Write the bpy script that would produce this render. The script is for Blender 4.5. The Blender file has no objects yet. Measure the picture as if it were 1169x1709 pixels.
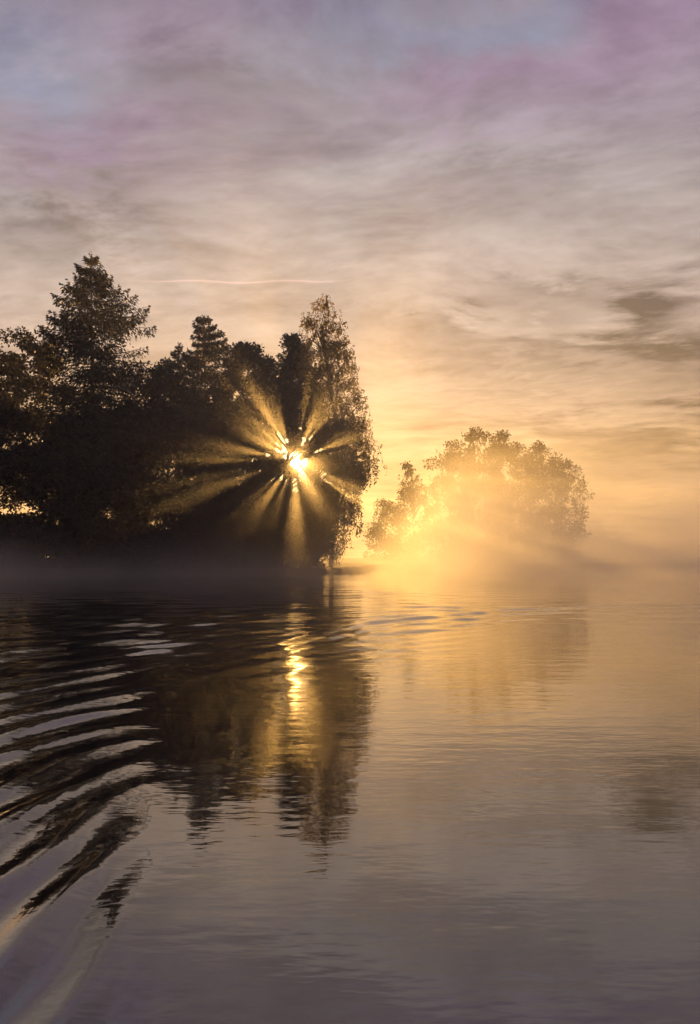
import bpy, math, random, zlib
import numpy as np
from mathutils import Vector
R = math.radians
C = bpy.context.scene.collection
sc = bpy.context.scene
rng = np.random.default_rng(7)

# ------------------------------------------------------------------ camera, exposure, sun, sky
F = 1480.0                       # focal length in photo pixels (1169 x 1709)
PITCH = math.atan((929 - 854.5) / F)
CAM_Z = 1.5
cd = bpy.data.cameras.new("camera"); cam = bpy.data.objects.new("camera", cd); C.objects.link(cam)
cam.location = (0, 0, CAM_Z); cam.rotation_euler = (R(90) + PITCH, 0, 0)
cd.sensor_fit = 'VERTICAL'; cd.sensor_height = 24.0; cd.lens = 12.0 * F / 854.5
cd.clip_start = 0.05; cd.clip_end = 5000
sc.camera = cam

def ray(px, py):
    a, b = (px - 584.5) / F, (854.5 - py) / F
    c, s = math.cos(PITCH), math.sin(PITCH)
    return Vector((a, c - b * s, s + b * c))
def at(px, py, Y):
    r = ray(px, py); t = Y / r.y
    return Vector((r.x * t, Y, CAM_Z + r.z * t))

sc.view_settings.view_transform = 'Standard'; sc.view_settings.look = 'None'
sc.view_settings.exposure = 0.7; sc.view_settings.gamma = 1.0
sc.render.engine = 'CYCLES'
cy = sc.cycles
cy.use_denoising = True; cy.denoiser = 'OPENIMAGEDENOISE'
cy.use_adaptive_sampling = True; cy.adaptive_threshold = 0.02
cy.max_bounces = 6; cy.diffuse_bounces = 2; cy.glossy_bounces = 3; cy.transmission_bounces = 3
cy.volume_bounces = 3; cy.transparent_max_bounces = 8
cy.volume_step_rate = 1.0; cy.volume_max_steps = 128
cy.sample_clamp_indirect = 4.0; cy.sample_clamp_direct = 7.0

SUN = ray(492, 768).normalized()
SUN_EL = math.asin(SUN.z); SUN_AZ = math.atan2(SUN.x, SUN.y)
sl = bpy.data.lights.new("sun", 'SUN'); sun = bpy.data.objects.new("sun", sl); C.objects.link(sun)
sl.energy = 5.0; sl.angle = R(0.5); sl.color = (1.0, 0.505, 0.115)
sun.rotation_euler = SUN.to_track_quat('Z', 'Y').to_euler()
sun.location = SUN * 60

class NT:
    """small helper to write node trees as expressions"""
    def __init__(s, tree): s.t = tree; s.n = tree.nodes; s.l = tree.links
    def node(s, typ, **kw):
        n = s.n.new(typ)
        for k, v in kw.items(): setattr(n, k, v)
        return n
    def put(s, sock, v):
        if isinstance(v, bpy.types.NodeSocket): s.l.new(v, sock)
        elif v is not None: sock.default_value = v
    def m(s, op, a, b=None, c=None, clamp=False):
        n = s.node('ShaderNodeMath', operation=op, use_clamp=clamp)
        s.put(n.inputs[0], a); s.put(n.inputs[1], b); s.put(n.inputs[2], c)
        return n.outputs[0]
    def v(s, op, a, b=None):
        n = s.node('ShaderNodeVectorMath', operation=op); s.put(n.inputs[0], a)
        if b is not None:
            s.put(n.inputs[3 if op == 'SCALE' else 1], b)
        return n.outputs['Value' if op in ('DOT_PRODUCT', 'LENGTH') else 'Vector']
    def xyz(s, x, y, z):
        n = s.node('ShaderNodeCombineXYZ')
        for i, q in enumerate((x, y, z)): s.put(n.inputs[i], q)
        return n.outputs[0]
    def sep(s, v):
        n = s.node('ShaderNodeSeparateXYZ'); s.put(n.inputs[0], v); return n.outputs
    def noise(s, vec, scale, detail=3, rough=0.5, dist=0.0, out='Fac'):
        n = s.node('ShaderNodeTexNoise'); s.put(n.inputs['Vector'], vec)
        n.inputs['Scale'].default_value = scale; n.inputs['Detail'].default_value = detail
        n.inputs['Roughness'].default_value = rough; n.inputs['Distortion'].default_value = dist
        return n.outputs[out]
    def step(s, x, a, b, lo=0.0, hi=1.0):
        n = s.node('ShaderNodeMapRange', interpolation_type='SMOOTHSTEP')
        s.put(n.inputs[0], x); s.put(n.inputs[1], a); s.put(n.inputs[2], b); s.put(n.inputs[3], lo); s.put(n.inputs[4], hi)
        return n.outputs[0]
    def ramp(s, x, stops, mode='LINEAR'):
        n = s.node('ShaderNodeValToRGB'); r = n.color_ramp; r.interpolation = mode
        while len(r.elements) < len(stops): r.elements.new(0.5)
        for e, (p, c) in zip(r.elements, stops): e.position = p; e.color = (*c, 1)
        s.put(n.inputs[0], x); return n.outputs[0]
    def mix(s, f, a, b, blend='MIX'):
        n = s.node('ShaderNodeMix', data_type='RGBA', blend_type=blend)
        s.put(n.inputs[0], f)
        for i, q in ((6, a), (7, b)):
            s.put(n.inputs[i], (*q, 1) if isinstance(q, tuple) and len(q) == 3 else q)
        return n.outputs[2]

def build_world():
    w = bpy.data.worlds.new("World"); sc.world = w; w.use_nodes = True
    t = NT(w.node_tree); t.n.clear()
    out = t.node('ShaderNodeOutputWorld'); bg = t.node('ShaderNodeBackground')
    bg.inputs['Strength'].default_value = 0.066
    t.l.new(bg.outputs[0], out.inputs['Surface'])
    sky = t.node('ShaderNodeTexSky', sky_type='NISHITA', sun_disc=False)
    sky.sun_elevation = SUN_EL; sky.sun_rotation = SUN_AZ; sky.air_density = 1.2; sky.dust_density = 2.5
    d = t.node('ShaderNodeTexCoord').outputs['Generated']
    X, Y, Z = t.sep(d)
    el = t.m('ARCSINE', Z)                                   # radians
    az = t.m('ARCTAN2', X, Y)
    eld = t.m('MULTIPLY', el, 180 / math.pi); azd = t.m('MULTIPLY', az, 180 / math.pi)
    # cloud sheet seen in perspective
    zz = t.m('ADD', t.m('MAXIMUM', Z, 0.0), 0.10)
    pl = t.xyz(t.m('DIVIDE', X, zz), t.m('DIVIDE', Y, zz), 0.0)
    rot = t.node('ShaderNodeVectorRotate', rotation_type='Z_AXIS'); rot.inputs['Angle'].default_value = R(10)
    t.put(rot.inputs['Vector'], pl); pr = rot.outputs[0]
    warp = t.noise(pr, 0.7, 2, out='Color')
    pw = t.v('ADD', pr, t.v('SCALE', t.v('SUBTRACT', warp, (0.5, 0.5, 0.5)), 0.7))
    n1 = t.noise(t.v('MULTIPLY', pw, (0.8, 1.3, 1)), 0.8, 5, 0.5)        # broad masses
    n2 = t.noise(t.v('MULTIPLY', pw, (0.95, 1.3, 1)), 2.2, 9, 0.64, .1)         # streaks
    n3 = t.noise(t.v('MULTIPLY', pw, (1.0, 1.35, 1)), 8.0, 6, 0.6, .15)          # small ripples
    # base colour by elevation
    f = t.m('DIVIDE', eld, 60.0, clamp=True)
    base = t.ramp(f, [(0.0, SKY[0]), (6.5 / 60, SKY[1]), (10.5 / 60, SKY[2]), (14.5 / 60, SKY[3]), (20 / 60, SKY[4]),
                      (25 / 60, SKY[5]), (29 / 60, SKY[6]), (33 / 60, SKY[7]), (50 / 60, SKY[8])])
    def blob(px, py, rx, ry, amp):
        """a soft cloud patch at a fixed direction of the sky, its edge torn by the cloud noise"""
        r0 = ray(px, py).normalized()
        a0, e0 = math.degrees(math.atan2(r0.x, r0.y)), math.degrees(math.asin(r0.z))
        ra, re = math.degrees(rx / F), math.degrees(ry / F)
        wa = t.m('MULTIPLY', t.m('SUBTRACT', n1, 0.5), 26.0); we = t.m('MULTIPLY', t.m('SUBTRACT', n2, 0.5), 16.0)
        qa = t.m('DIVIDE', t.m('SUBTRACT', t.m('ADD', azd, wa), a0), ra); qe = t.m('DIVIDE', t.m('SUBTRACT', t.m('ADD', eld, we), e0), re)
        r2 = t.m('ADD', t.m('MULTIPLY', qa, qa), t.m('MULTIPLY', qe, qe))
        return t.m('MULTIPLY', t.m('POWER', 2.718, t.m('MULTIPLY', r2, -1.0)), amp)
    def blobs(bs):
        q = None
        for b in bs: q = blob(*b) if q is None else t.m('ADD', q, blob(*b))
        return t.m('MINIMUM', q, 0.9)
    # thinner places where mauve and blue show through
    base = t.mix(blobs(((90, 220, 170, 70, .75), (250, 30, 150, 60, .6), (760, 140, 190, 60, .7), (1110, 70, 170, 90, .8), (1169, 10, 120, 40, .5), (40, 290, 130, 30, .3))), base, (0.305, 0.218, 0.315))
    base = t.mix(blobs(((30, 80, 130, 75, .85), (760, 40, 220, 45, .7), (560, 0, 120, 30, .4), (930, 20, 110, 40, .5))), base, (0.205, 0.225, 0.325))
    dt = t.v('DOT_PRODUCT', d, tuple(SUN))
    ang = t.m('MULTIPLY', t.m('ARCCOSINE', t.m('MINIMUM', dt, 1.0)), 180 / math.pi)
    base = t.mix(t.m('MULTIPLY', t.step(ang, 20, 55), 0.85), base, t.ramp(f, [(0, (.36, .28, .27)), (.4, (.34, .29, .31)), (.7, (.16, .125, .20)), (1, (.10, .085, .15))]))
    # light and dark of the cloud texture
    tex = t.m('ADD', t.m('MULTIPLY', t.m('SUBTRACT', n2, 0.5), 1.0), t.m('MULTIPLY', t.m('SUBTRACT', n3, 0.5), 0.45))
    tex = t.m('ADD', tex, t.m('MULTIPLY', t.m('SUBTRACT', n1, 0.5), 0.6))
    dark = blobs(((930, 480, 90, 26, .20), (1030, 560, 150, 46, .32), (1150, 570, 100, 90, .28), (840, 600, 120, 22, .12), (775, 535, 45, 22, .22), (740, 560, 30, 25, .15), (660, 548, 40, 14, .14),
                  (900, 650, 150, 16, .12), (1150, 745, 200, 45, .28), (400, 110, 210, 35, .16), (60, 395, 110, 30, .14), (600, 400, 60, 90, .08), (850, 290, 160, 40, .10)))
    mul = t.m('SUBTRACT', t.m('ADD', 1.0, t.m('MULTIPLY', tex, 1.55)), t.m('MULTIPLY', dark, 1.75))
    base = t.mix(t.m('MULTIPLY', t.step(n2, .56, .40), t.step(eld, 18, 27, .15, .8)), base, t.v('MULTIPLY', base, (.99, .89, 1.02)))   # undersides are more violet
    cl = t.v('SCALE', base, t.m('MAXIMUM', mul, 0.25))
    # the sky is brighter and warmer round the sun, duller away from it
    glow = t.m('POWER', 2.718, t.m('MULTIPLY', t.m('MULTIPLY', ang, ang), -1.0 / (2 * 8.5 ** 2)))
    cl = t.v('MULTIPLY_ADD' if False else 'ADD', cl, t.v('MULTIPLY', t.xyz(glow, glow, glow), (0.10, 0.045, 0.005)))
    far = t.step(ang, 20, 90, 1.0, 0.62)
    cl = t.v('SCALE', cl, far)
    # contrail: a thin pink thread
    ctr = t.m('SUBTRACT', eld, t.m('ADD', 17.55, t.m('ADD', t.m('MULTIPLY', azd, 0.035), t.m('MULTIPLY', t.m('SINE', t.m('MULTIPLY', azd, 1.1)), 0.06))))
    ctr = t.m('POWER', 2.718, t.m('MULTIPLY', t.m('MULTIPLY', ctr, ctr), -1 / (0.06 ** 2)))
    ctr = t.m('MULTIPLY', ctr, t.m('MULTIPLY', t.step(azd, -15, -11), t.step(azd, 1.0, -3.0)))
    cl = t.v('ADD', cl, t.v('SCALE', (0.24, 0.125, 0.105), ctr))
    ni = t.v('SCALE', sky.outputs[0], 1.0)
    col = t.v('ADD', t.v('SCALE', cl, 10.0), t.v('SCALE', ni, 0.06))
    disc = t.m('ADD', t.m('MULTIPLY', t.step(ang, 0.42, 0.26), 170.0), t.m('MULTIPLY', t.m('POWER', 2.718, t.m('MULTIPLY', ang, -1.15)), 70.0))
    col = t.v('ADD', col, t.v('MULTIPLY', t.xyz(disc, disc, disc), (1.0, 0.78, 0.42)))
    t.l.new(col, bg.inputs['Color'])
    w.cycles.sampling_method = 'MANUAL'; w.cycles.sample_map_resolution = 1024

SKY = [(.70, .42, .19), (.66, .405, .205), (.60, .405, .275), (.51, .39, .32), (.42, .355, .335), (.335, .305, .32), (.275, .245, .28), (.215, .19, .245), (.085, .062, .125)]
build_world()

# ------------------------------------------------------------------ object helpers
def tag(o, label=None, cat=None, group=None, kind=None):
    for k, v in (('label', label), ('category', cat), ('group', group), ('kind', kind)):
        if v: o[k] = v
    return o
def empty(name, loc):
    o = bpy.data.objects.new(name, None); C.objects.link(o); o.location = loc; o.empty_display_size = 0.5
    return o
def mesh_np(name, V, faces, mat, parent=None, smooth=False, nside=4):
    """V (n,3) array in world metres; faces (m,nside) int array"""
    me = bpy.data.meshes.new(name)
    V = np.asarray(V, np.float32); Fc = np.asarray(faces, np.int32)
    if parent is not None: V = V - np.array(parent.location, np.float32)
    me.vertices.add(len(V)); me.vertices.foreach_set('co', V.ravel())
    me.loops.add(Fc.size); me.loops.foreach_set('vertex_index', Fc.ravel())
    me.polygons.add(len(Fc)); me.polygons.foreach_set('loop_start', np.arange(len(Fc), dtype=np.int32) * nside)
    if smooth: me.polygons.foreach_set('use_smooth', np.ones(len(Fc), bool))
    me.update(calc_edges=True); me.validate()
    me.materials.append(mat)
    o = bpy.data.objects.new(name, me); C.objects.link(o)
    if parent is not None: o.parent = parent
    return o

def mat_new(name):
    m = bpy.data.materials.new(name); m.use_nodes = True
    t = NT(m.node_tree); t.n.clear(); out = t.node('ShaderNodeOutputMaterial'); return m, t, out

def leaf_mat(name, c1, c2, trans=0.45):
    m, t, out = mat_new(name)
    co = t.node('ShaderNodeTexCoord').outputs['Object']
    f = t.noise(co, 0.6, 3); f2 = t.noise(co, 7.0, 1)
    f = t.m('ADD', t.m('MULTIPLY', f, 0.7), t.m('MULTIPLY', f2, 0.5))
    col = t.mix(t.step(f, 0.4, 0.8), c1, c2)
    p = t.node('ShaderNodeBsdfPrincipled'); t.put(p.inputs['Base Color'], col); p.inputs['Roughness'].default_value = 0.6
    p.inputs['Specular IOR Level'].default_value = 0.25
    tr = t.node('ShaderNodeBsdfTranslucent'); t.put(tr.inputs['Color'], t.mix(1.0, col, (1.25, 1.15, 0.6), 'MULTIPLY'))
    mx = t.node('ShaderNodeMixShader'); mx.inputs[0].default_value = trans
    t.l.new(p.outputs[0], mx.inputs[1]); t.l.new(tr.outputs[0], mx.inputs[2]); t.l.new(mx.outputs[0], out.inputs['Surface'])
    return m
def bark_mat(name, c1, c2, birch=False):
    m, t, out = mat_new(name)
    co = t.node('ShaderNodeTexCoord').outputs['Object']
    f = t.noise(t.v('MULTIPLY', co, (1, 1, 4.0) if birch else (4, 4, .7)), 2.5, 5, 0.65)
    p = t.node('ShaderNodeBsdfPrincipled'); t.put(p.inputs['Base Color'], t.mix(t.step(f, .42, .6), c1, c2)); p.inputs['Roughness'].default_value = 0.85
    b = t.node('ShaderNodeBump'); b.inputs['Strength'].default_value = 0.5; b.inputs['Distance'].default_value = 0.05
    t.put(b.inputs['Height'], f); t.l.new(b.outputs[0], p.inputs['Normal'])
    t.l.new(p.outputs[0], out.inputs['Surface']); return m

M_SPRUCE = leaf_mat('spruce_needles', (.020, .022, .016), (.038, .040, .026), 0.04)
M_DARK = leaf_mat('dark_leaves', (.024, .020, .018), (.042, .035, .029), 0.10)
M_BIRCH = leaf_mat('birch_leaves', (.12, .105, .045), (.20, .155, .07), 0.58)
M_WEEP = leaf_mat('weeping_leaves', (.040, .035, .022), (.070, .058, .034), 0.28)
M_FAR = leaf_mat('far_leaves', (.038, .034, .018), (.065, .055, .028), 0.25)
M_OLIVE = leaf_mat('olive_leaves', (.034, .032, .022), (.058, .050, .030), 0.14)
M_BARK = bark_mat('dark_bark', (.045, .035, .028), (.10, .08, .065))
M_BBARK = bark_mat('birch_bark', (.08, .065, .055), (.45, .42, .38), True)

# ------------------------------------------------------------------ geometry for plants
class Tubes:
    def __init__(s): s.V = []; s.Fc = []; s.n = 0
    def add(s, pts, r0, r1, k=6):
        pts = np.asarray(pts, float); n = len(pts)
        d = np.gradient(pts, axis=0); d /= np.linalg.norm(d, axis=1)[:, None] + 1e-9
        up = np.where(np.abs(d[:, 2:3]) > 0.9, [[1.0, 0, 0]], [[0, 0, 1.0]])
        a = np.cross(d, up); a /= np.linalg.norm(a, axis=1)[:, None] + 1e-9
        b = np.cross(d, a)
        th = np.arange(k) * 2 * math.pi / k
        rr = np.linspace(0, 1, n)[:, None, None]; rr = r0 + (r1 - r0) * rr
        V = pts[:, None, :] + rr * (np.cos(th)[None, :, None] * a[:, None, :] + np.sin(th)[None, :, None] * b[:, None, :])
        s.V.append(V.reshape(-1, 3))
        i = np.arange(n - 1)[:, None] * k; j = np.arange(k)[None, :]; j2 = (j + 1) % k
        s.Fc.append(np.stack([i + j, i + j2, i + k + j2, i + k + j], -1).reshape(-1, 4) + s.n)
        s.n += n * k
    def build(s, name, mat, parent): return mesh_np(name, np.concatenate(s.V), np.concatenate(s.Fc), mat, parent, True)

def unit(v): return v / (np.linalg.norm(v, axis=-1, keepdims=True) + 1e-9)
def leaf_quads(P, D, L, W):
    """kite-shaped leaves at P pointing along D, length L, width W"""
    n = len(P); D = unit(D)
    S = unit(np.cross(D, rng.normal(size=(n, 3)))); N = np.cross(D, S)
    L = L[:, None]; W = W[:, None]
    V = np.stack([P, P + D * L * .45 + S * W * .5 + N * W * .12, P + D * L, P + D * L * .5 - S * W * .5], 1)
    return V.reshape(-1, 3)
HOLE_FN = None
def keep(P):
    return np.ones(len(P), bool) if HOLE_FN is None else ~HOLE_FN(P)
def crown_obj(Ps, Ds, Ls, Ws, mat, parent):
    P = np.concatenate(Ps); D = np.concatenate(Ds); L = np.concatenate(Ls); W = np.concatenate(Ws)
    k = keep(P + unit(D) * L[:, None] * .45); P, D, L, W = P[k], D[k], L[k], W[k]
    V = leaf_quads(P, D, L, W)
    return mesh_np('crown', V, np.arange(len(V)).reshape(-1, 4), mat, parent)

def bez(a, b, c, n):
    t = np.linspace(0, 1, n)[:, None]
    return (1 - t) ** 2 * a + 2 * t * (1 - t) * b + t * t * c

def prof_world(prof, Y):
    """pixel outline rows (py, px_left, px_right) -> heights, centre x, half width at distance Y"""
    zs, cx, rx = [], [], []
    for py, l, r in prof:
        a, b = at(l, py, Y), at(r, py, Y); zs.append(a.z); cx.append((a.x + b.x) / 2); rx.append((b.x - a.x) / 2)
    o = np.argsort(zs); return np.array(zs)[o], np.array(cx)[o], np.array(rx)[o]

def broadleaf(name, label, Y, base_px, prof, mat, bark, clumps=120, per=120, leaf=0.20, clump_r=0.9, droop=0.0, trunk_r=0.28,
              depth=0.9, ground=0.4, group=None, cat='tree', limbs=26, fill=0.35, trunk_top=0.9, hang=1.6):
    global rng
    rng = np.random.default_rng(zlib.crc32(label.encode()) + SEED.get(label.split()[0], 0))   # every tree grows from its own seed
    zs, cx, rx = prof_world(prof, Y)
    zt, zb = zs[-1], zs[0]
    b = at(base_px, 940, Y)
    base = np.array([b.x, Y, ground])
    root = empty(name, tuple(base)); tag(root, label, cat, group)
    tb = Tubes()
    topx = np.interp(zt, zs, cx)
    n = 12; t = np.linspace(0, 1, n)
    zc = ground - 0.25 + (zb + (zt - zb) * trunk_top - ground) * t
    tx = base[0] + (np.interp(zc, zs, cx) - base[0]) * np.clip(t * 1.4, 0, 1) + rng.normal(0, .10, n) * (t > 0)
    ty = Y + rng.normal(0, .10, n)
    trunk = np.stack([tx, ty, zc], 1)
    tb.add(trunk, trunk_r, 0.03, 8)
    def on_trunk(z):
        return np.array([np.interp(z, zc, tx), np.interp(z, zc, ty), z])
    # limb tips fill the crown, more of them towards its skin
    tips = []
    w = np.maximum(rx, .05); cum = np.cumsum((w[1:] ** 1.25 + w[:-1] ** 1.25) / 2 * np.diff(zs)); cum = np.concatenate([[0], cum]) / cum[-1]
    for i in range(clumps):
        z = np.interp(rng.random(), cum, zs)
        c, r = np.interp(z, zs, cx), np.interp(z, zs, rx)
        a = rng.random() * 2 * math.pi; q = math.sqrt(rng.random()) if rng.random() < fill else 0.62 + 0.38 * math.sqrt(rng.random())
        q *= 0.80 + 0.28 * rng.random() * rng.random() + 0.08
        rr = max(r - clump_r * .45, r * .35)
        tips.append(np.array([c + math.cos(a) * rr * q, Y + math.sin(a) * rr * q * depth, z]))
    tips.append(np.array([topx, Y, zt - clump_r * .35]))
    Ps, Ds, Ls, Ws = [], [], [], []
    for i, tp in enumerate(tips):
        h = tp[2] - max(0.3, rng.uniform(.12, .32)) * np.linalg.norm(tp[:2] - on_trunk(tp[2])[:2]) - rng.uniform(.5, 2.2)
        s = on_trunk(np.clip(h, ground + 1.0, zc[-1] - .2))
        mid = (s + tp) / 2 + np.array([0, 0, rng.uniform(.2, .9)])
        if i < limbs * 3 or i % 3 == 0:
            tb.add(bez(s, mid, tp, 7), 0.035 + 0.08 * (i < limbs), 0.012, 5)
        r = clump_r * rng.uniform(.6, 1.25)
        m = int(per * rng.uniform(.6, 1.3))
        if droop > 0 and rng.random() < droop:
            # hanging twigs strung with leaves
            nt = max(4, m // 11)
            o = tp + rng.normal(0, .5, (nt, 3)) * [r, r * depth, r * .45]
            ln = rng.uniform(.5, 1.0, nt) * hang * r
            for k in range(nt):
                mm = max(5, int(11 * ln[k] / (hang * r * .75)))
                tt = rng.random(mm)
                sw = rng.normal(0, .10, 3)
                Ps.append(o[k] + tt[:, None] * np.array([sw[0], sw[1], -1]) * ln[k] + rng.normal(0, .055, (mm, 3)))
                Ds.append(rng.normal(0, .55, (mm, 3)) + [0, 0, -0.8])
                Ls.append(leaf * rng.uniform(.7, 1.3, mm)); Ws.append(leaf * rng.uniform(.4, .7, mm))
            if i % 2 == 0:
                for k in range(0, nt, 5): tb.add(np.stack([tp, o[k], o[k] + [0, 0, -ln[k]]]), .012, .005, 3)
        else:
            g = rng.normal(size=(m, 3)); g = unit(g) * (rng.random((m, 1)) ** 0.45) * r * [1, 1, .72]
            Ps.append(tp + g); Ds.append(unit(g) + rng.normal(0, .7, (m, 3)) + [0, 0, -.25])
            Ls.append(leaf * rng.uniform(.7, 1.4, m)); Ws.append(leaf * rng.uniform(.5, .85, m))
    tb.build('trunk', bark, root)
    crown_obj(Ps, Ds, Ls, Ws, mat, root)
    return root

def conifer(name, label, Y, base_px, prof, mat, bark, whorls=34, per_whorl=6, needle=0.36, sag=0.16, ground=0.4, hang=0.55, group=None, trunk_r=.35, dens=1.0, tier=0.0):
    global rng
    rng = np.random.default_rng(zlib.crc32(label.encode()) + SEED.get(label.split()[0], 0))   # every tree grows from its own seed
    zs, cx, rx = prof_world(prof, Y)
    zt, zb = zs[-1], zs[0]
    b = at(base_px, 940, Y); base = np.array([b.x, Y, ground])
    root = empty(name, tuple(base)); tag(root, label, 'tree', group)
    tb = Tubes(); n = 14; t = np.linspace(0, 1, n)
    zc = ground - .25 + (zt - ground + .25) * t
    tx = base[0] + (np.interp(zt, zs, cx) - base[0]) * t + rng.normal(0, .04, n); ty = np.full(n, Y) + rng.normal(0, .04, n)
    tb.add(np.stack([tx, ty, zc], 1), trunk_r, .02, 8)
    Ps, Ds, Ls, Ws = [], [], [], []
    for wi in range(whorls):
        f = (wi + .5) / whorls
        z0 = zb + (zt - zb) * (1 - (1 - f) ** 1.0)
        wl = 1.0 - tier * rng.random() ** 1.3
        for k in range(per_whorl):
            z = z0 + rng.uniform(-.3, .3) * (.5 if tier else 1); z = min(z, zt - .1)
            a = rng.random() * 2 * math.pi
            s = np.array([np.interp(z, zc, tx), Y, z])
            c, r = np.interp(z, zs, cx), np.interp(z, zs, rx)
            edge = c + math.copysign(r, math.cos(a)) - s[0]
            ln = abs(edge) * rng.uniform(.78, 1.08)
            ln = max(ln * wl, .15)
            top = np.clip((z - zb) / (zt - zb), 0, 1)
            d = np.array([math.cos(a), math.sin(a), 0])
            rise = (top - .55) * .9 * ln * .6
            pts = bez(s, s + d * ln * .55 + [0, 0, rise * .6 - sag * ln * .6], s + d * ln + [0, 0, rise - sag * ln * .7 + .10 * ln], 8)
            tb.add(pts, .02 + .012 * ln, .008, 4)
            m = int((ln * 34 + 10) * dens)
            tt = rng.random(m) ** .8
            idx = tt * 7; i0 = np.minimum(idx.astype(int), 6); fr = (idx - i0)[:, None]
            P = pts[i0] * (1 - fr) + pts[i0 + 1] * fr
            side = np.array([-d[1], d[0], 0])
            lat = rng.normal(0, 1, m) * (.10 + .16 * ln * (1 - tt) ** .5 * .8)
            P = P + side * lat[:, None]
            # hanging twigs below the branch
            hg = rng.random(m) ** 1.5 * hang * min(1.0, .35 + ln * .22)
            P[:, 2] -= hg * .9 + np.abs(lat) * .12
            D = d * .7 + side * np.sign(lat)[:, None] * .45 + rng.normal(0, .3, (m, 3)); D[:, 2] -= .25 + hg * 1.2
            Ps.append(P); Ds.append(D); Ls.append(needle * rng.uniform(.6, 1.25, m)); Ws.append(needle * rng.uniform(.25, .42, m))
            # tip turns up
            mt = 7; Ps.append(pts[-1] + rng.normal(0, .05, (mt, 3))); Ds.append(d + rng.normal(0, .35, (mt, 3)) + [0, 0, .25 * (top - .2)])
            Ls.append(np.full(mt, needle * .8)); Ws.append(np.full(mt, needle * .3))
    m = 40; zz = zt - rng.random(m) ** 1.5 * 1.6
    Ps.append(np.stack([np.full(m, tx[-1]), np.full(m, Y), zz], 1) + rng.normal(0, .05, (m, 3))); Ds.append(rng.normal(0, .6, (m, 3)) + [0, 0, .9])
    Ls.append(np.full(m, needle * .8)); Ws.append(np.full(m, needle * .28))
    tb.build('trunk', bark, root); crown_obj(Ps, Ds, Ls, Ws, mat, root)
    return root

# ------------------------------------------------------------------ gaps in the foliage on the line to the sun
HOLES = []
_hr = random.Random(11)
def add_hole(px, py, rx, ry): HOLES.append((px, py, rx, ry))
for h in ((489, 763, 15, 10), (502, 778, 15, 13), (474, 752, 6, 5), (493, 818, 6, 8)): add_hole(*h)
# (angle, distance from the sun, length, width) in photo pixels
SLITS = [(121, 46, 16, 5), (129, 30, 8, 4), (112, 38, 7, 3), (138, 44, 10, 3), (150, 34, 7, 3.5), (66, 36, 9, 3.5), (56, 46, 7, 2.6),
         (23, 44, 9, 3), (12, 58, 6, 2.6), (-25, 48, 13, 4.2), (-33, 60, 12, 3.6), (-58, 34, 9, 5), (-72, 34, 11, 5),
         (-90, 38, 12, 5), (-116, 40, 9, 3), (-127, 36, 10, 4.2), (-140, 52, 6, 2.6), (168, 48, 6, 2.6)]
for _a, _d, _l, _w in SLITS:
    _w *= .85; HOLES.append((493 + _d * math.cos(R(_a)), 769 - _d * math.sin(R(_a)), _l, _w, R(_a)))
for _i in range(18):
    _a = _hr.random() * 2 * math.pi; _q = 30 + 75 * _hr.random() ** 1.2
    add_hole(496 + math.cos(_a) * _q, 768 + math.sin(_a) * _q, _hr.uniform(2.2, 4.0), _hr.uniform(2.2, 4.0))
def hole_fn(P):
    """true for leaves that would stand in one of the gaps; a gap runs along the sun's direction right through the crown"""
    out = np.zeros(len(P), bool)
    t = (82.0 - P[:, 1]) / SUN.y
    Q = P + t[:, None] * np.array(SUN)
    k = 82.0 / F
    for h in HOLES:
        px, py, rx, ry = h[:4]; an = h[4] if len(h) > 4 else 0.0
        c = at(px, py, 82.0); ca, sa = math.cos(an), math.sin(an)
        x, z = Q[:, 0] - c.x, Q[:, 2] - c.z
        dx = (x * ca + z * sa) / (rx * k + .04); dz = (-x * sa + z * ca) / (ry * k + .04)
        out |= dx * dx + dz * dz < 1 + (.5 * np.sin(3 * np.arctan2(dz, dx) + px) if len(h) == 4 else .25 * np.sin(dx * 5 + px))
    return out
HOLE_FN = hole_fn

# ------------------------------------------------------------------ setting: land and water
def shore(x):
    """distance of the waterline"""
    s = 1 / (1 + np.exp(-(x - 2.6) / .9))
    return 75.5 + 43 * s + 1.0 * np.sin(x * .33) + .5 * np.sin(x * .9 + 1) + 12 / (1 + np.exp(-(x - 34) / 6.0))
def build_land():
    xs = np.sinh(np.linspace(-1, 1, 220) * 4.2) / math.sinh(4.2) * 430
    ys = 70 + np.concatenate([np.linspace(0, 70, 160), 70 + np.geomspace(1, 340, 50)])
    X, Y = np.meshgrid(xs, ys)
    d = Y - shore(X)
    Z = np.clip(d * .22, -1.0, .45) + np.clip(d * .01, 0, .35) + np.where(d > -1, .06 * np.sin(X * 1.7 + Y) * np.sin(Y * 1.3 - X * .6), 0)
    Z = np.where(np.abs(X) > 425, -1.0, Z) * 1.0
    V = np.stack([X, Y, Z], -1).reshape(-1, 3); nx, ny = len(xs), len(ys)
    i = np.arange(ny - 1)[:, None] * nx + np.arange(nx - 1)[None, :]
    Fc = np.stack([i, i + 1, i + nx + 1, i + nx], -1).reshape(-1, 4)
    m, t, out = mat_new('bank_soil')
    co = t.node('ShaderNodeTexCoord').outputs['Object']
    f = t.noise(co, .8, 5, .6)
    p = t.node('ShaderNodeBsdfPrincipled'); p.inputs['Roughness'].default_value = .95
    t.put(p.inputs['Base Color'], t.mix(t.step(f, .4, .62), (.05, .04, .028), (.055, .065, .028)))
    b = t.node('ShaderNodeBump'); b.inputs['Distance'].default_value = .15; t.put(b.inputs['Height'], t.noise(co, 4, 4)); t.l.new(b.outputs[0], p.inputs['Normal'])
    t.l.new(p.outputs[0], out.inputs['Surface'])
    tag(mesh_np('ground', V, Fc, m, None, True), kind='structure', label='dark grassy lake shore under the trees')
build_land()

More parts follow.
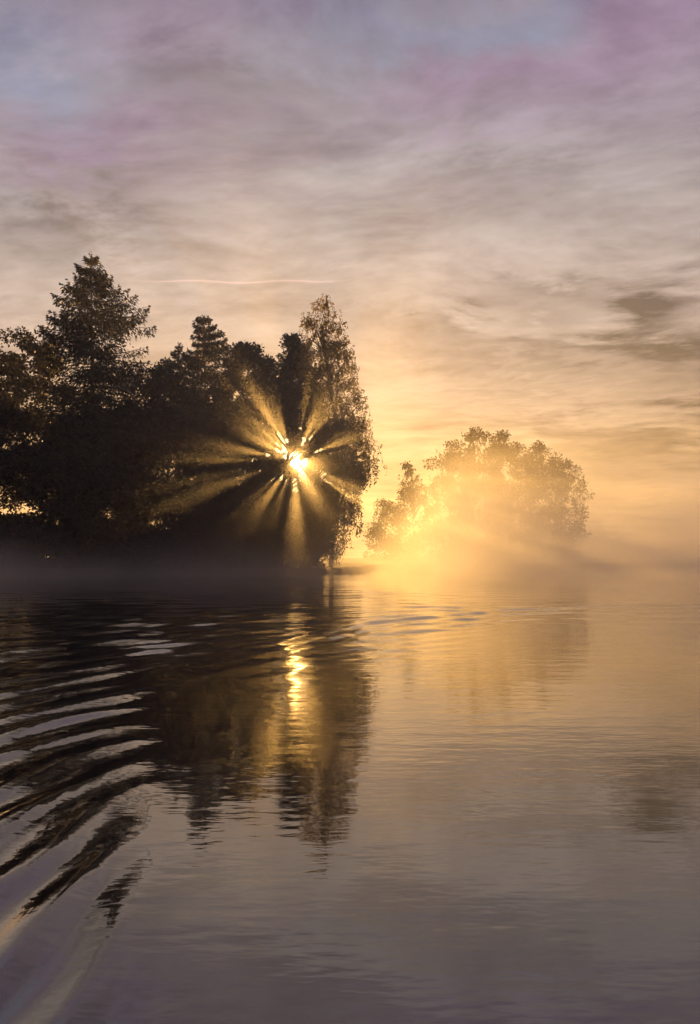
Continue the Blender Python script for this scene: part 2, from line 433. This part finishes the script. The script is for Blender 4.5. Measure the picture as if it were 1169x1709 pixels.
def build_water():
    xs = np.sinh(np.linspace(-1, 1, 760) * 5.2) / math.sinh(5.2) * 440
    ys = -60 + 0 * xs
    a = np.concatenate([-np.geomspace(200, 1.2, 40), -1.0 + np.arange(1) * 0])
    y1 = np.exp(np.linspace(math.log(2.0), math.log(45), 980)) - 2.0   # 0..43, step grows with distance
    y2 = 43 + np.geomspace(.3, 400, 90)
    ys = np.concatenate([a, y1, y2])
    X, Y = np.meshgrid(xs, ys)
    # ring-shaped wake: crests are arcs round a point to the right of the viewer
    cx0, cy0 = 14.0, 1.0
    r = np.hypot(X - cx0, Y - cy0)
    r = r + .13 * np.sin(Y * .9 + X * .3) + .08 * np.sin(X * 1.7 - Y * .45 + 1.0) + .05 * np.sin(X * 2.9 + Y * 1.4 + .4) + .03 * np.sin(Y * 3.7 - X * 2.2)
    ph = 2 * math.pi * WAKE_C / np.maximum(r, 4.0)
    lam = r * r / WAKE_C
    edge = np.interp(Y, [0, 3, 4, 5.5, 8.4, 13, 17, 20, 25, 32], [-.15, -.55, -.85, -1.1, -1.5, -1.2, -.3, 1.2, 4.5, 14])
    s = edge - X
    env = np.clip(s / np.interp(Y, [0, 4, 8, 14, 25], [.5, .55, 1.0, 2.3, 6.5]), 0, 1); env = env * env * (3 - 2 * env)
    env *= np.exp(-np.clip(s - 3.0, 0, 99) / 5.0)
    env *= np.clip((31 - Y) / 8, 0, 1)
    amp = np.interp(Y, [0, 3, 5, 8, 12, 18, 26], WAKE_SLOPE)
    mod = .62 + .42 * np.sin(X * 2.3 + Y * .55 + 1.1 * np.sin(Y * .9) + .5 * ph * .12) * np.sin(Y * .95 - X * .8 + 1.0) + .18 * np.sin(X * 5.1 - Y * 1.3)
    mod = np.clip(mod, .05, 1.2); nearw = np.clip((7 - Y) / 3, 0, 1); mod = mod * (1 - .6 * nearw) + .6 * nearw * .85
    Z = amp * lam / (2 * math.pi) * env * mod * (np.cos(ph) + .22 * np.cos(2 * ph + .4) + .10 * np.cos(3.3 * ph + 2.2 * X) * (1 + np.sin(Y * 3.1 + X)))
    for off, am in ((0.0, .075), (-1.5, .05), (-2.8, .03), (1.3, -.03)):
        yc = np.interp(X, [-6, -1.7, .5, 1.7, 2.7, 4.1, 7.3, 11.1, 16, 30], [6, 14.6, 20.0, 21.3, 22.6, 24.7, 26.3, 28.1, 30, 34]) + off + .12 * np.sin(X * 1.1)
        Z += am * np.exp(-((Y - yc) / .55) ** 2) * np.interp(X, [-2, .3, 2, 5, 9, 13], [0, .8, 1, .7, .45, .2])
    # fine curved ripples running on from the wake across the tree reflection
    e2 = np.clip((Y - 8.5) / 5, 0, 1) * np.clip((30 - Y) / 8, 0, 1) / (1 + np.exp(np.clip((X - np.interp(Y, [8, 15, 22, 30], [-.8, 1.2, 5.0, 9])) / 1.0, -30, 30)))
    Z += e2 * .055 * .72 / 6.283 * np.sin(6.283 * r / .72 + .8 * np.sin(X * .8 + Y * .3)) * np.clip(.6 + .5 * np.sin(X * 1.1 - Y * .5 + 2), .1, 1.1)
    # long low swell and far ripples parallel to the view's horizon
    far = np.clip((Y - 10) / 6, 0, 1) * np.clip((45 - Y) / 18, 0, 1)
    wr = np.random.default_rng(3)
    fld = np.zeros_like(X)
    for q in range(26):
        L = wr.uniform(.8, 2.3); th = R(90 + 16) + wr.normal(0, .55); p0 = wr.random() * 6.283
        fld += L / 6.283 * np.sin(6.283 / L * (np.cos(th) * X + np.sin(th) * Y) + p0)
    fld *= FAR_SLOPE / math.sqrt(13)
    gate = 1 / (1 + np.exp(np.clip((X - np.interp(Y, [0, 15, 22, 30], [-2, .8, 4.5, 9])) / 1.2, -30, 30)))
    gust = np.clip(.6 + .4 * np.sin(X * .5 + Y * .2) + .25 * np.sin(X * 1.3 - Y * .31), .1, 1.3)
    Z += fld * (far * gust * (.10 + .90 * gate) + .06)
    V = np.stack([X, Y, Z], -1).reshape(-1, 3); nx, ny = len(xs), len(ys)
    i = np.arange(ny - 1)[:, None] * nx + np.arange(nx - 1)[None, :]
    Fc = np.stack([i, i + 1, i + nx + 1, i + nx], -1).reshape(-1, 4)
    m, t, out = mat_new('lake_water')
    co = t.node('ShaderNodeTexCoord').outputs['Object']
    p = t.node('ShaderNodeBsdfPrincipled'); p.inputs['Base Color'].default_value = (.012, .010, .010, 1)
    p.inputs['Roughness'].default_value = .025; p.inputs['IOR'].default_value = WATER_IOR
    n1 = t.noise(t.v('MULTIPLY', co, (.7, 1.5, 1)), 2.2, 3, .55)
    n2 = t.noise(t.v('MULTIPLY', co, (.6, 1.6, 1)), 9.0, 2, .5)
    calm = t.noise(t.v('MULTIPLY', co, (.5, .9, 1)), .12, 2)      # gusts: patches of rougher and calmer water
    wy = t.sep(co)[1]
    wx = t.sep(co)[0]
    k = t.m('MULTIPLY', t.step(wx, -1, 4, 1.0, .42), t.step(calm, .35, .65, .35, 1.0)); k = t.m('MULTIPLY', k, t.step(wy, 6, 20, .8, 1.8))
    h = t.m('MULTIPLY', t.m('ADD', t.m('MULTIPLY', n1, .010), t.m('MULTIPLY', n2, .0024)), k)
    b = t.node('ShaderNodeBump'); b.inputs['Strength'].default_value = WATER_BUMP; b.inputs['Distance'].default_value = 1.0
    t.put(b.inputs['Height'], h); t.l.new(b.outputs[0], p.inputs['Normal'])
    t.l.new(p.outputs[0], out.inputs['Surface'])
    tag(mesh_np('water', V, Fc, m, None, True), kind='structure', label='calm lake with a curved wake crossing the reflection')
WAKE_C = 560.0
WAKE_SLOPE = [.32, .32, .29, .225, .17, .11, .07]
FAR_SLOPE = .044
WATER_IOR = 2.25
WATER_BUMP = 1.0
build_water()

# ------------------------------------------------------------------ trees
TREES = True
SEED = {'tallest': 1, 'shorter': 2}
def build_trees():
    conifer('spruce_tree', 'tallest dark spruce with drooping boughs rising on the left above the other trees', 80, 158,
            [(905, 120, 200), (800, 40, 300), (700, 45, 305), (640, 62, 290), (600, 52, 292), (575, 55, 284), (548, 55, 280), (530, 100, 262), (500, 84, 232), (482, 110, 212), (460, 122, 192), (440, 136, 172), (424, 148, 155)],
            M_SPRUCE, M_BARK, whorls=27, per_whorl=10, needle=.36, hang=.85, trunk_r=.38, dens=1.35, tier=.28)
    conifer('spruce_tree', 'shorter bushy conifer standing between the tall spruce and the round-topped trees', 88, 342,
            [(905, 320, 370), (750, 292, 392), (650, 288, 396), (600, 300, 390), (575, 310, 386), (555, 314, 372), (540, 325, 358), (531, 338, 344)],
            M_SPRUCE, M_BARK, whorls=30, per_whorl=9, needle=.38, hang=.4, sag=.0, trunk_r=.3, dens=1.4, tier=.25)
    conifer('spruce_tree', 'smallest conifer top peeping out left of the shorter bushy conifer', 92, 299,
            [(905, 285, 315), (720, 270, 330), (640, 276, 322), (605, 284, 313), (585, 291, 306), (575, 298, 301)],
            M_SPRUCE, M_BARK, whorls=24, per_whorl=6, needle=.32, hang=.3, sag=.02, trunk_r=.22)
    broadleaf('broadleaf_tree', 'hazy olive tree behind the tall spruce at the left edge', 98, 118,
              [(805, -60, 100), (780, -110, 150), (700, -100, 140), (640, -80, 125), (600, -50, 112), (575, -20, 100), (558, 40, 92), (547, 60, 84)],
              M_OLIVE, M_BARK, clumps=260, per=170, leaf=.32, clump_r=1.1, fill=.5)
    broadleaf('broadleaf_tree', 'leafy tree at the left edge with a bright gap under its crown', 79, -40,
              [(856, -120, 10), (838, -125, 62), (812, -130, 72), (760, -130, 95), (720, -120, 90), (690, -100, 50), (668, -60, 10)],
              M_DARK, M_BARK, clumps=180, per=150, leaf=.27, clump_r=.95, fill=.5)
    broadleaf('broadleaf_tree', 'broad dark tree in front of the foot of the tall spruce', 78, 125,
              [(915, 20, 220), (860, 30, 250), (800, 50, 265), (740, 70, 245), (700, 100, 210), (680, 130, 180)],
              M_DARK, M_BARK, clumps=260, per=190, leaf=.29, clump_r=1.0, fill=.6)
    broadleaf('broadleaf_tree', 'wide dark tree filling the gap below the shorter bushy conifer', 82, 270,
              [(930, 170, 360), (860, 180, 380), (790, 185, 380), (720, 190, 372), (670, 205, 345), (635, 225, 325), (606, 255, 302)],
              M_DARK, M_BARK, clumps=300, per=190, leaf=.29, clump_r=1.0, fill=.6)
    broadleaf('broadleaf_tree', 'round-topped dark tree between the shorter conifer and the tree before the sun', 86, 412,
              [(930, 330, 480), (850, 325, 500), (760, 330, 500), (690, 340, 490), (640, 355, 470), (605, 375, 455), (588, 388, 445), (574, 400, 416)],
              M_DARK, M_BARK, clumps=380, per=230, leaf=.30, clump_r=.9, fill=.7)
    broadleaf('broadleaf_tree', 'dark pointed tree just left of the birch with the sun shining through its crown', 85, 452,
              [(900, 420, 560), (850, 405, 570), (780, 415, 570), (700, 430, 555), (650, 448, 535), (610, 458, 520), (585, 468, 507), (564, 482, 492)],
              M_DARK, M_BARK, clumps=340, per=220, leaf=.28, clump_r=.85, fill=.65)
    broadleaf('birch_tree', 'tall slender birch with thin light foliage and drooping twigs at the end of the shore', 82, 552,
              [(800, 520, 612), (750, 520, 630), (700, 508, 628), (660, 500, 606), (620, 496, 604), (600, 484, 596), (575, 490, 590), (550, 492, 584), (522, 506, 576), (505, 528, 564), (489, 542, 549)],
              M_BIRCH, M_BBARK, clumps=330, per=92, leaf=.20, clump_r=.72, droop=.85, fill=.45, trunk_r=.22, limbs=40, trunk_top=.97)
    broadleaf('weeping_tree', 'dark weeping tree leaning over the water at the point below the birch', 79, 520,
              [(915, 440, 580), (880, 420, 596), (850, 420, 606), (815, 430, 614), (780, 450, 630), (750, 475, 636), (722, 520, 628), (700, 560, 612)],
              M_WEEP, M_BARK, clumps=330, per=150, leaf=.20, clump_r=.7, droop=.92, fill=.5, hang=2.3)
    # far shore on the right
    broadleaf('broadleaf_tree', 'rounded drooping tree with the highest crown on the misty far shore', 140, 778,
              [(935, 720, 840), (870, 706, 860), (800, 712, 850), (770, 716, 842), (745, 732, 832), (728, 752, 820), (713, 778, 800)],
              M_FAR, M_BARK, clumps=240, per=130, leaf=.34, clump_r=1.2, droop=.6, fill=.5, hang=1.6)
    broadleaf('broadleaf_tree', 'middle tree of the misty far shore joined to the highest crown', 144, 850,
              [(935, 800, 910), (850, 790, 920), (790, 800, 915), (760, 808, 900), (740, 815, 880), (724, 828, 850)],
              M_FAR, M_BARK, clumps=220, per=120, leaf=.34, clump_r=1.2, droop=.3, fill=.55)
    broadleaf('broadleaf_tree', 'lowest rightmost tree on the far shore almost lost in mist', 148, 925,
              [(935, 870, 980), (860, 870, 988), (810, 872, 978), (780, 880, 965), (762, 888, 945), (742, 890, 906)],
              M_FAR, M_BARK, clumps=220, per=85, leaf=.34, clump_r=1.2, fill=.55)
    broadleaf('sapling', 'thin airy sapling between the birch and the far rounded tree', 128, 690,
              [(850, 664, 716), (825, 665, 716), (805, 667, 712), (790, 670, 700), (772, 672, 680)],
              M_FAR, M_BARK, clumps=60, per=40, leaf=.30, clump_r=.65, droop=.4, fill=.6, trunk_r=.09)
    broadleaf('bush', 'wide low bush at the water behind the point, lit gold by the mist', 158, 660,
              [(938, 610, 730), (900, 605, 735), (888, 612, 722), (868, 616, 712), (852, 622, 690), (836, 630, 652)],
              M_FAR, M_BARK, clumps=170, per=60, leaf=.36, clump_r=1.1, fill=.6, cat='bush', trunk_r=.12)
    # undergrowth on the near bank
    for (px, w, top, Y, lab) in ((15, 60, 862, 78.5, 'dark bush on the bank under the bright gap at the left edge'),
                                 (110, 65, 880, 79.5, 'low dark bush on the bank below the tall spruce'),
                                 (215, 70, 872, 79.8, 'dense dark bush on the bank below the wide dark tree'),
                                 (320, 62, 880, 80.0, 'rounded dark bush on the bank below the shorter conifer'),
                                 (398, 58, 838, 80.2, 'tall dark bush on the bank left of the weeping tree'),
                                 (485, 52, 898, 80.0, 'dark bush on the point under the weeping tree')):
        broadleaf('bush', lab, Y, px, [(955, px - w, px + w), (930, px - w * 1.05, px + w * 1.05), (905, px - w * .9, px + w * .9), (top + 10, px - w * .6, px + w * .6), (top, px - w * .2, px + w * .2)],
                  M_DARK, M_BARK, clumps=120, per=160, leaf=.27, clump_r=.75, fill=.7, cat='bush', trunk_r=.10, ground=.3)
if TREES: build_trees()

# ------------------------------------------------------------------ air
def box(name, lo, hi, mat):
    V = np.array([[x, y, z] for z in (lo[2], hi[2]) for y in (lo[1], hi[1]) for x in (lo[0], hi[0])], float)
    Fc = np.array([[0, 2, 3, 1], [4, 5, 7, 6], [0, 1, 5, 4], [2, 6, 7, 3], [0, 4, 6, 2], [1, 3, 7, 5]])
    return mesh_np(name, V, Fc, mat)
def build_air():
    m, t, out = mat_new('haze_air')
    v = t.node('ShaderNodeVolumePrincipled'); v.inputs['Color'].default_value = (.95, .93, .93, 1)
    v.inputs['Density'].default_value = HAZE; v.inputs['Anisotropy'].default_value = HAZE_G
    t.l.new(v.outputs[0], out.inputs['Volume'])
    tag(box('haze', (-450, -205, -2.2), (450, 460, 31), m), 'thin morning haze over the lake', 'haze', kind='stuff')
    m, t, out = mat_new('mist_bank')
    P = t.node('ShaderNodeTexCoord').outputs['Object']
    X, Y, Z = t.sep(P)
    wv = t.noise(t.v('SCALE', P, 1.0), .045, 3, out='Color')
    Pw = t.v('ADD', P, t.v('SCALE', t.v('SUBTRACT', wv, (.5, .5, .5)), 14.0))
    n = t.noise(t.v('MULTIPLY', Pw, (.8, .8, 1.5)), .075, 4, .55)
    topn = t.noise(t.v('MULTIPLY', P, (1, 1, 0)), .05, 2)
    # tall bank on the right
    hgt = t.m('ADD', t.m('MULTIPLY', Y, MIST_TOP), t.m('MULTIPLY', t.m('SUBTRACT', topn, .5), 9.0))
    A = t.step(Z, 0.4, hgt, 1.0, 0.0)
    q = t.m('ADD', Y, t.m('MULTIPLY', t.m('MINIMUM', t.m('SUBTRACT', X, 4.0), 15.0), 1.9))
    A = t.m('MULTIPLY', A, t.m('MULTIPLY', t.step(X, t.m('ADD', -1.0, t.m('MULTIPLY', Z, .45)), t.m('ADD', 5.5, t.m('MULTIPLY', Z, .75))), t.step(X, 110, 70)))
    A = t.m('MULTIPLY', A, t.m('MULTIPLY', t.step(q, 46, 64), t.step(q, 130, 96, .0, 1.0)))
    A = t.m('MULTIPLY', A, t.m('MULTIPLY', t.step(X, 3.5, 12, .25, 1.0), t.step(X, 9, 18, 1.0, .42)))
    A = t.m('MULTIPLY', A, t.step(n, .34, .66, .14, 1.0))
    # low mist on the water
    B = t.step(Z, 0.0, t.m('ADD', 3.4, t.m('MULTIPLY', t.m('SUBTRACT', t.noise(P, .09, 3), .5), 11.0)), 1.0, 0.0)
    B = t.m('MULTIPLY', B, t.m('MULTIPLY', t.step(Y, 36, 60), t.step(Y, 140, 110)))
    B = t.m('MULTIPLY', B, t.m('MULTIPLY', t.step(X, -70, -40), t.step(X, 120, 80)))
    B = t.m('MULTIPLY', B, t.step(n, .38, .62, .10, 1.0))
    # thin bright air round the point where the sun comes through
    G = t.m('MULTIPLY', t.step(Z, 15, 7), t.m('MULTIPLY', t.step(Y, 20, 42), t.step(Y, 84, 66)))
    G = t.m('MULTIPLY', G, t.m('MULTIPLY', t.step(X, -14, -5), t.step(t.m('ADD', X, t.m('MULTIPLY', Y, .063)), 5.2, 3.4)))
    B = t.m('MULTIPLY', B, t.step(X, -6, 6, 1.5, .45))
    # a breath of haze up to the treetops, where the crowns throw their shafts
    G2 = t.m('MULTIPLY', t.step(Z, 27, 20), t.m('MULTIPLY', t.step(Y, 20, 42), t.step(Y, 100, 84)))
    G2 = t.m('MULTIPLY', G2, t.m('MULTIPLY', t.step(X, -22, -10), t.step(X, 9, 2)))
    G = t.m('ADD', G, t.m('MULTIPLY', G2, .065))
    # far fog along the opposite shore
    D = t.step(Z, 0.5, t.m('ADD', 7.0, t.m('MULTIPLY', t.m('SUBTRACT', topn, .5), 9.0)), 1.0, 0.0)
    D = t.m('MULTIPLY', D, t.m('MULTIPLY', t.step(X, 8, 30), t.m('MULTIPLY', t.step(Y, 80, 112), t.step(Y, 159, 150))))
    B = t.m('ADD', B, t.m('MULTIPLY', D, 2.0))
    den = t.m('ADD', t.m('MULTIPLY', A, MIST_A), t.m('ADD', t.m('MULTIPLY', B, MIST_B), t.m('MULTIPLY', G, MIST_C)))
    v = t.node('ShaderNodeVolumePrincipled'); v.inputs['Color'].default_value = (.995, .985, .97, 1)
    t.put(v.inputs['Density'], den)
    # fine droplets in the thin air scatter forward, the thick bank scatters more evenly
    t.put(v.inputs['Anisotropy'], t.m('SUBTRACT', .46, t.m('MULTIPLY', t.m('DIVIDE', t.m('MULTIPLY', G, MIST_C), t.m('ADD', den, 1e-5)), -.40)))
    t.l.new(v.outputs[0], out.inputs['Volume'])
    m.cycles.volume_step_rate = 0.7
    tag(box('mist', (-80, 15, -.5), (125, 160, 27.5), m), 'bank of golden morning mist rising from the lake', 'mist', kind='stuff')
HAZE, HAZE_G = .00040, .5
MIST_A, MIST_B, MIST_C, MIST_TOP = .105, .020, .0048, .19
build_air()
